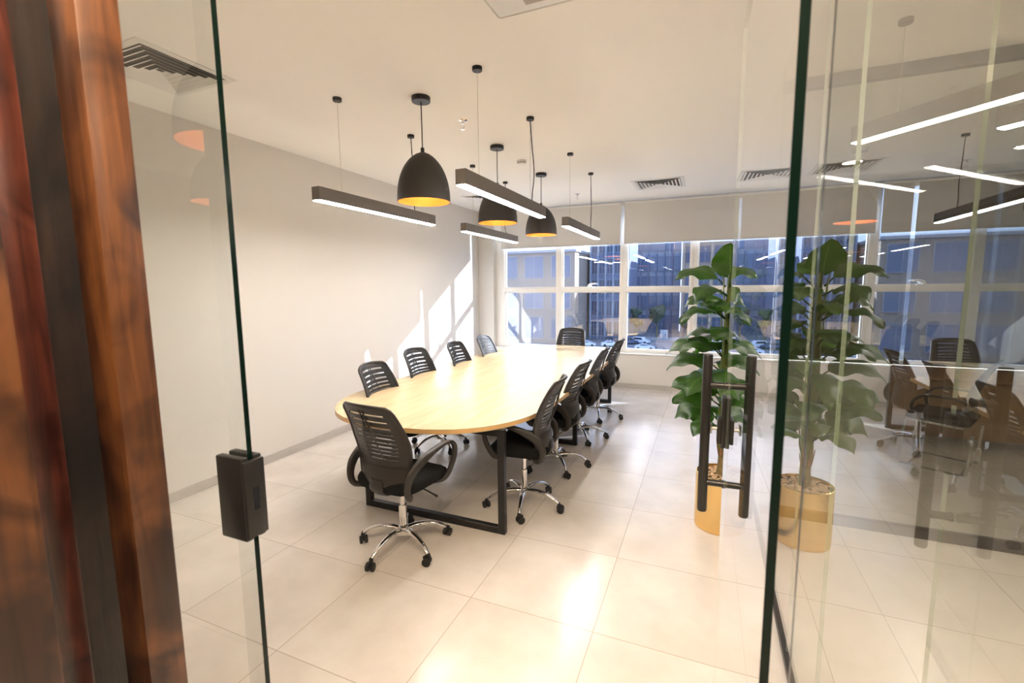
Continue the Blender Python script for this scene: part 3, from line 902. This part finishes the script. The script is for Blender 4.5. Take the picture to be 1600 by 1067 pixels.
def leaf(bm, uvl, base, az, L, W, a0, droop, roll=0, fold=.18, seed=0):
    """blade growing from base along azimuth az, starting elevation a0 (rad), bending down by droop (rad)"""
    rl = random.Random(seed)
    NL, NWd = 16, 8
    d = Vector((math.cos(az), math.sin(az), 0)); sd = Vector((-math.sin(az), math.cos(az), 0))
    # petiole
    p = Vector(base); el = a0
    pet = .07+.02*rl.random()
    pts = [p.copy()]
    for i in range(4):
        p = p+(d*math.cos(el)+Vector((0, 0, 1))*math.sin(el))*pet/4; pts.append(p.copy())
    tube(bm, pts, [.008, .006, .005], 6, False)
    rows = []
    ph = rl.random()*6
    for i in range(NL+1):
        q = i/NL
        e2 = el-droop*(q**1.15)
        tan = d*math.cos(e2)+Vector((0, 0, 1))*math.sin(e2)
        if i: p = p+tan*L/NL
        nrm = sd.cross(tan) * -1
        if nrm.z < 0 and abs(e2) < 1.4: nrm = -nrm
        hw = W*(math.sin(PI*min(1, q**.72*.985+.015)))**.62*(1-.25*q) if 0 < q < 1 else .0015
        if q < .12: hw *= .75+.25*q/.12
        s2 = (sd*math.cos(roll)+nrm*math.sin(roll)); n2 = (nrm*math.cos(roll)-sd*math.sin(roll))
        row = []
        for j in range(NWd+1):
            x = -1+2*j/NWd
            wv = .012*math.sin(q*13+ph+x*1.5)*abs(x)**2
            row.append(bm.verts.new(p+s2*x*hw+n2*(-fold*abs(x)**1.5*hw+wv)))
        rows.append(row)
    for i in range(NL):
        for j in range(NWd):
            f = bm.faces.new((rows[i][j], rows[i][j+1], rows[i+1][j+1], rows[i+1][j]))
            for lp, (a, b) in zip(f.loops, ((j, i), (j+1, i), (j+1, i+1), (j, i+1))):
                lp[uvl].uv = (a/NWd, b/NL)
bm = NB(); uvl = bm.loops.layers.uv.new('UVMap')
# leaves: (height, azimuth deg, length, half width, start elevation, droop)
LV = []
D = math.radians
# crown: one big upright leaf facing the doorway and two arching to the sides
LV += [(1.76, 262, .23, .135, 1.35, .5), (1.76, 178, .33, .105, .85, 1.75), (1.76, 352, .30, .105, .8, 1.75), (1.76, 88, .28, .12, 1.1, 1.3), (1.70, 225, .26, .105, .55, 1.8), (1.69, 300, .26, .105, .6, 1.9), (1.68, 30, .26, .10, .7, 1.7)]
rl = random.Random(5)
# (height, length, half width, azimuth of first leaf)
tiers = [(1.60, .25, .075, 182), (1.52, .34, .085, 200), (1.42, .26, .095, 255), (1.34, .36, .095, 180), (1.25, .30, .110, 205), (1.15, .40, .095, 182), (1.07, .36, .110, 225), (.99, .32, .110, 190), (.90, .33, .120, 215), (.81, .30, .115, 185), (.73, .27, .105, 240)]
for ti, (z, L, W, a0_) in enumerate(tiers):
    nl = 5 if ti < 5 else 4
    for k in range(nl):
        az = a0_+k*(360/nl)+rl.uniform(-12, 12)
        LV.append((z+rl.uniform(-.03, .03), az, L*rl.uniform(.88, 1.05), W*rl.uniform(.88, 1.12), rl.uniform(.35, .8), rl.uniform(1.3, 2.0)))
for i, (z, az, L, W, a0, dr) in enumerate(LV):
    a = D(az)
    ct = math.cos(a)
    if ct > .15: L = min(L, .215/ct)*(1 if ct < .5 else .9); W = min(W, .10)
    leaf(bm, uvl, (.03*math.cos(a), .03*math.sin(a), z-.03), a, L, W*.96, a0, dr, rl.uniform(-.25, .25)+.42*math.cos(a), .16, i)
bm.verts.ensure_lookup_table()
lim = UP-.012-PX
for v in bm.verts:
    if v.co.x > lim-.02: v.co.x = lim-.02+.02*(1-math.exp(-(v.co.x-lim+.02)/.02))-.001
o = obj('foliage', bm, MT['leaf'], PL, sharp=180)

# ------------------------------------------------------------------ neighbouring office and the other lamps
t = thing('glass_screen', 'glass screen with dark top and bottom rails behind the glass partition', 'glass screen', (UP+.03, 3.84, 0))
wS = UR-UP-.034
bm = NB(); box(bm, .004, wS-.004, 0, .012, .07, ZC-.082); obj('glass_sheet', bm, MT['glass'], t)
bm = NB(); bbox(bm, .0, wS, -.02, .032, 0, .07, .003); obj('bottom_rail', bm, MT['alumin'], t)
bm = NB(); bbox(bm, .0, wS, -.02, .032, ZC-.08, ZC-.002, .003); obj('top_rail', bm, MT['alumin'], t)

t = thing('office_desk', 'brown wooden desk seen dimly through the glass partition at the right', 'desk', (3.0, 6.45, 0))
bm = NB(); bbox(bm, -.9, .9, -.4, .4, .73, .76, .003); obj('desktop', bm, MT['deskwood'], t)
bm = NB(); bbox(bm, -.86, .86, -.34, -.32, .12, .728, .002); obj('modesty_panel', bm, MT['deskwood'], t)
for s in (-1, 1):
    bm = NB(); bbox(bm, s*.88-.018, s*.88+.018, -.38, .38, 0, .728, .002); obj('side_panel', bm, MT['deskwood'], t)

VC = thing('visitor_chair', 'black visitor chair with chrome sled base behind the glass partition, right of the plant', 'chair', (2.15, 5.52, 0), D(60))
bm = NB()
for s in (-1, 1):
    tube(bm, [(s*.24, -.22, .40), (s*.25, -.20, .06), (s*.25, -.17, .014), (s*.25, .20, .014), (s*.25, .27, .04), (s*.25, .25, .42), (s*.25, .20, .455), (s*.22, -.15, .44)], .0125, 10, k=5)
tube(bm, [(-.25, -.17, .014), (.25, -.17, .014)], .0125, 10, False)
tube(bm, [(-.25, .20, .014), (.25, .20, .014)], .0125, 10, False)
obj('sled_frame', bm, MT['chrome'], VC)
bm = NB(); bbox(bm, -.24, .24, -.20, .26, .455, .52, .025, 3); obj('seat', bm, MT['fabric'], VC)
bm = NB()
g = [[bm.verts.new(back_pt(-1+2*i/12, j/20)) for i in range(13)] for j in range(21)]
for j in range(20):
    for i in range(12): bm.faces.new((g[j][i], g[j][i+1], g[j+1][i+1], g[j+1][i]))
bmesh.ops.solidify(bm, geom=bm.faces[:], thickness=.018)
obj('backrest', bm, MT['plastic'], VC)
for s in (-1, 1):
    bm = NB(); tube(bm, [(s*.26, -.22, .56), (s*.27, -.16, .68), (s*.275, 0, .71), (s*.275, .15, .69), (s*.27, .21, .60), (s*.25, .18, .48)], [(.016, .018), (.018, .016), (.02, .013), (.02, .013), (.016, .015), (.012, .012)], 10); obj('armrest', bm, MT['plastic'], VC)

# lamps of the neighbouring office, and unseen fill lamps added there and in the corridor
def office_lamp(p, q, z, label):
    L = math.hypot(q[0]-p[0], q[1]-p[1]); c = ((p[0]+q[0])/2, (p[1]+q[1])/2)
    rz = math.atan2(q[1]-p[1], q[0]-p[0])-PI/2
    t = thing('linear_pendant_lamp', label, 'lamp', (c[0], c[1], z), rz, 'linear pendant lamps of the other rooms')
    h = L/2; W = .036
    bm = NB(); bbox(bm, -W, W, -h, h, .006, .098, .002, 1); obj('housing', bm, MT['alu'], t)
    bm = NB(); bbox(bm, -W+.004, W-.004, -h+.004, h-.004, 0, .0065, .001, 1); obj('diffuser', bm, MT['diff2'], t)
    for y in (-h*.7, h*.7):
        bm = NB(); tube(bm, [(0, y, ZC-z-.02), (0, y, .096)], .0016, 6, False); obj('suspension_wire', bm, MT['steel'], t)
        bm = NB(); lathe(bm, [(.030, -.024), (.032, -.022), (.032, 0)], 24, (0, y, ZC-z)); obj('ceiling_mount', bm, MT['black'], t)
office_lamp((.772, 3.40), (1.76, 2.28), 2.56, 'large bright linear lamp slanting down at the upper right, behind the partition')
office_lamp((1.42, 3.41), (2.43, 2.31), 2.56, 'linear lamp behind the partition at the right edge under the large one')
office_lamp((-3.9, -1.2), (-2.9, -2.1), 2.6, 'added unseen linear lamp lighting the corridor, to the left behind the viewer')  # added out of view to give the corridor some light
pendant((1.42, 6.0), 'dome pendant lamp behind the partition, faint above the window right of the plant', 'dome pendants outside the meeting room')
def downlight(u, v, label, power, col, size=.09, group='added fill downlights'):
    t = thing('fill_downlight', label, 'downlight', (u, v, ZC), 0, group)
    bm = NB(); lathe(bm, [(size, -.004), (size+.018, -.004), (size+.018, 0), (size, 0)], 28, cap=False); obj('trim_ring', bm, MT['white'], t)
    mm = mat('fill_lens', (.9, .9, .9), .5, emis=col, es=power)
    bm = NB(); lathe(bm, [(size-.001, -.0025), (size-.001, 0)], 28); obj('lens', bm, mm, t)
WARM = (1, .77, .54)
for (u, v, where) in ((-.75, -.55, 'left of the viewer'), (-.05, -.55, 'straight behind the viewer'), (-.75, .25, 'just outside the doorway, left'), (-.05, .25, 'just outside the doorway, right')):
    downlight(u, v, 'added unseen fill light, warm round corridor downlight '+where, 180, WARM, .085, 'added corridor fill downlights')  # added out of view to brighten the near ceiling and floor
for (u, v, where) in ((1.5, 1.05, 'closest to the partition'), (3.0, 1.05, 'farther from the partition')):
    downlight(u, v, 'added unseen fill light, round downlight in the neighbouring office, '+where, 90, (1, .84, .66), .10, 'added neighbouring office fill downlights')  # added outside the frame to brighten the floor beyond the partition

# ------------------------------------------------------------------ outside
GZ = -13
MT['asph'] = mat('blue_grey_asphalt', (.15, .16, .19), .8, noise=(.2, .15))
MT['pave'] = mat('pale_paving', (.34, .33, .33), .8, noise=(.4, .1))
bm = NB(); box(bm, -260, 260, 8.6, 420, GZ-.5, GZ); o = struct('floor_street', bm, MT['asph'], 'street and car park far below')
o.name = 'ground'
bm = NB(); box(bm, -70, 60, 127, 133, GZ, GZ+.25); struct('pavement', bm, MT['pave'], 'pale pavement in front of the buildings')

MF = {
 'beige': mat('beige_stone', (.30, .25, .21), .8, noise=(.15, .08)),
 'tan': mat('tan_stone', (.30, .245, .20), .8, noise=(.2, .08)),
 'blue': mat('blue_grey_cladding', (.13, .17, .27), .6, noise=(.2, .1)),
 'pale': mat('pale_blue_cladding', (.27, .31, .38), .6, noise=(.2, .08)),
 'dark': mat('dark_facade_glass', (.035, .055, .11), .12),
 'mid': mat('mid_facade_glass', (.12, .17, .26), .15),
 'white': mat('white_facade_trim', (.36, .37, .40), .6)}
def building(u0, u1, v0, dep, h, m, nb, nf, label, pane='dark', pil=None, base=True):
    t = thing('building', label, 'building', ((u0+u1)/2, v0, GZ))
    W = (u1-u0)/2
    bm = NB(); box(bm, -W, W, 0, dep, 0, h); obj('walls', bm, MF[m], t)
    bm = NB(); bbox(bm, -W-.4, W+.4, -.5, dep+.3, h, h+.7, .1, 1); obj('parapet', bm, MF['white'], t)
    bw = 2*W/nb; fh = h/nf
    for f in range(nf):
        for b in range(nb):
            x = -W+bw*(b+.5)
            bm = NB()
            a = bw*.34; z0 = f*fh+fh*.18; z1 = f*fh+fh*.88
            box(bm, x-a, x+a, -.08, -.02, z0, z1)
            box(bm, x-a-.12, x-a, -.2, 0, z0-.12, z1+.12, 1); box(bm, x+a, x+a+.12, -.2, 0, z0-.12, z1+.12, 1)
            box(bm, x-a, x+a, -.2, 0, z1, z1+.12, 1); box(bm, x-a, x+a, -.3, 0, z0-.12, z0, 1); box(bm, x-.05, x+.05, -.12, 0, z0, z1, 1)
            obj('window', bm, [MF[pane], MF[pil or 'white']], t)
    if pil:
        for b in range(nb+1):
            x = -W+bw*b
            bm = NB(); box(bm, x-bw*.09, x+bw*.09, -.7, 0, 0, h); obj('pilaster', bm, MF[pil], t)
    return t
building(-66, -30.2, 112, 20, 23, 'beige', 5, 3, 'beige stone building outside the leftmost windows', 'mid')
building(-29.2, -19, 125, 16, 28, 'blue', 5, 5, 'blue grey building with tall columns outside the second window', 'dark', 'pale')
building(-21.5, -7.6, 150, 16, 30, 'pale', 6, 5, 'pale blue glass fronted building outside the third window', 'mid', 'blue')
building(-6.2, 12, 138, 16, 26, 'tan', 5, 4, 'tan stone building outside behind the potted plant', 'dark', 'tan')
building(18, 50, 135, 16, 24, 'blue', 8, 4, 'blue grey building outside to the right', 'mid', 'pale')

# hotel style sign lettering on the beige building
t = thing('building_sign', 'small white letters on the beige building outside the second window', 'sign', (-30.9, 111.5, -6.9))
def text(s, size, loc, parent, m, rot=(PI/2, 0, 0), ext=.05, name='lettering'):
    c = bpy.data.curves.new(name, 'FONT'); c.body = s; c.size = size; c.extrude = ext; c.align_x = 'CENTER'
    o = bpy.data.objects.new(name, c); COL.objects.link(o); o.location = loc; o.rotation_euler = rot; o.parent = parent
    c.materials.append(m)
    bpy.context.view_layer.update()
    me = bpy.data.meshes.new_from_object(o.evaluated_get(bpy.context.evaluated_depsgraph_get()))
    me.materials.clear(); me.materials.append(m)
    q = bpy.data.objects.new(name, me); COL.objects.link(q); q.location = loc; q.rotation_euler = rot; q.parent = parent
    bpy.data.objects.remove(o)
    return q
text('KEMPINSKI', 1.15, (-2.6, 0, 0), t, MF['white'])

MT['carw'] = mat('white_car_paint', (.66, .70, .80), .25, coat=.6)
MT['cars'] = mat('dark_blue_car_paint', (.05, .07, .14), .25, coat=.6)
MT['carg'] = mat('car_window_glass', (.02, .03, .05), .08)
MT['tyre'] = mat('tyre_rubber', (.015, .015, .017), .8)
def car(u, v, rz, m, suv, label):
    t = thing('car', label, 'car', (u, v, GZ), rz, 'cars in the street below')
    H = 1.68 if suv else 1.42
    prof = [(-2.2, .35), (-2.25, .75), (-2.1, .95), (-1.9, 1.0)] + ([(-1.75, H-.08), (-1.4, H), (.5, H-.03), (1.05, 1.02)] if suv else [(-1.5, 1.02), (-.9, H-.04), (-.5, H), (.3, H-.05), (1.05, .98)]) + [(1.9, .85), (2.2, .68), (2.25, .40), (2.1, .30), (-2.1, .30)]
    bm = NB()
    a = [bm.verts.new((x, -.88+(.10 if z > 1.05 else 0), z)) for x, z in prof]; b = [bm.verts.new((x, .88-(.10 if z > 1.05 else 0), z)) for x, z in prof]
    n = len(prof)
    bm.faces.new(a); bm.faces.new(list(reversed(b)))
    for i in range(n): bm.faces.new((a[i], b[i], b[(i+1) % n], a[(i+1) % n]))
    bmesh.ops.bevel(bm, geom=bm.edges[:], offset=.05, segments=2, affect='EDGES')
    obj('body', bm, m, t)
    x0, x1 = (-1.6, .75) if suv else (-1.05, .72)
    for s in (-1, 1):
        bm = NB(); y = s*.815
        pl = [(x0-.1, 1.05), (x0+.22, H-.14), (x1-.42, H-.16), (x1+.05, 1.05)]
        va = [bm.verts.new((x, y-s*.02, z)) for x, z in pl]; vb = [bm.verts.new((x, y+s*.055, z)) for x, z in pl]
        bm.faces.new(va); bm.faces.new(vb[::-1])
        for i in range(4): bm.faces.new((va[i], va[(i+1) % 4], vb[(i+1) % 4], vb[i]))
        obj('side_window', bm, MT['carg'], t)
    for x in (-1.38, 1.38):
        for s in (-1, 1):
            bm = NB(); tube(bm, [(x, s*.70, .33), (x, s*.91, .33)], .33, 20, False); obj('wheel', bm, MT['tyre'], t)
car(-17.4, 117.5, .15, MT['cars'], True, 'dark car parked beside the white one, seen through the third window')
car(-14.9, 119.5, -.25, MT['carw'], True, 'white off-road style car parked in the street seen through the third window')
car(-12.6, 108.0, .1, MT['carw'], False, 'white car lowest in the third window, close to the sill')
car(-26.4, 109.5, .1, MT['carw'], False, 'white car just right of the far end chair')
car(-21.0, 111.0, .3, MT['carw'], False, 'white car at the lower right of the second window')
car(-22.5, 118.5, .4, MT['cars'], True, 'dark car behind the white car in the second window')
# white notice board and bollard
t = thing('notice_board', 'white upright notice board on the pavement outside the third window', 'sign', (-9.9, 126, GZ))
bm = NB(); bbox(bm, -.9, .9, -.2, .2, .1, 3.0, .04); obj('board', bm, MF['white'], t)
bm = NB(); box(bm, .3, .5, -.22, -.2, 1.5, 1.9); obj('emblem', bm, MT['cars'], t)
bm = NB(); bbox(bm, -.45, .45, -.3, .3, 0, 1.1, .05); tag(obj('bollard_box', bm, MF['white'], loc=(-6.6, 126, GZ)), 'small white box on the pavement right of the notice board', 'box')
t = thing('street_railing', 'long grey railing in front of the buildings outside', 'railing', (-18, 124, GZ))
bm = NB()
for z in (.5, 1.1): box(bm, -12, 13, -.04, .04, z-.04, z+.04)
for i in range(26): box(bm, -12+i-.04, -12+i+.04, -.04, .04, 0, 1.1)
obj('rails', bm, MF['pale'], t)

MT['treegreen'] = mat('dark_tree_leaves', (.02, .05, .03), .7, noise=(1.2, .4))
def tree(u, v, h, r, label):
    t = thing('street_tree', label, 'tree', (u, v, GZ), 0, 'street trees outside')
    bm = NB(); tube(bm, [(0, 0, 0), (.1, 0, h*.3), (0, .1, h*.6)], [.22, .17, .1], 10); obj('trunk', bm, MT['trunk'], t)
    bm = NB(); rt_ = random.Random(int(u*10))
    for i in range(16):
        a = rt_.random()*2*PI; q = rt_.random()*r*.7; z = h*(.5+.45*rt_.random())
        g_ = bmesh.ops.create_icosphere(bm, subdivisions=2, radius=r*(.3+.25*rt_.random()))
        for vv in g_['verts']:
            k_ = 1+.25*math.sin(vv.co.x*5+i)*math.cos(vv.co.z*6)
            vv.co = vv.co*k_+Vector((q*math.cos(a), q*math.sin(a), z))
    obj('crown', bm, MT['treegreen'], t)
tree(-12.2, 131, 9.5, 2.3, 'dark street tree beside the notice board outside the third window')
tree(-17.4, 127.5, 8.5, 1.7, 'dark street tree between the second and third windows')
tree(-4.5, 130, 8, 2.2, 'dark street tree outside behind the plant')
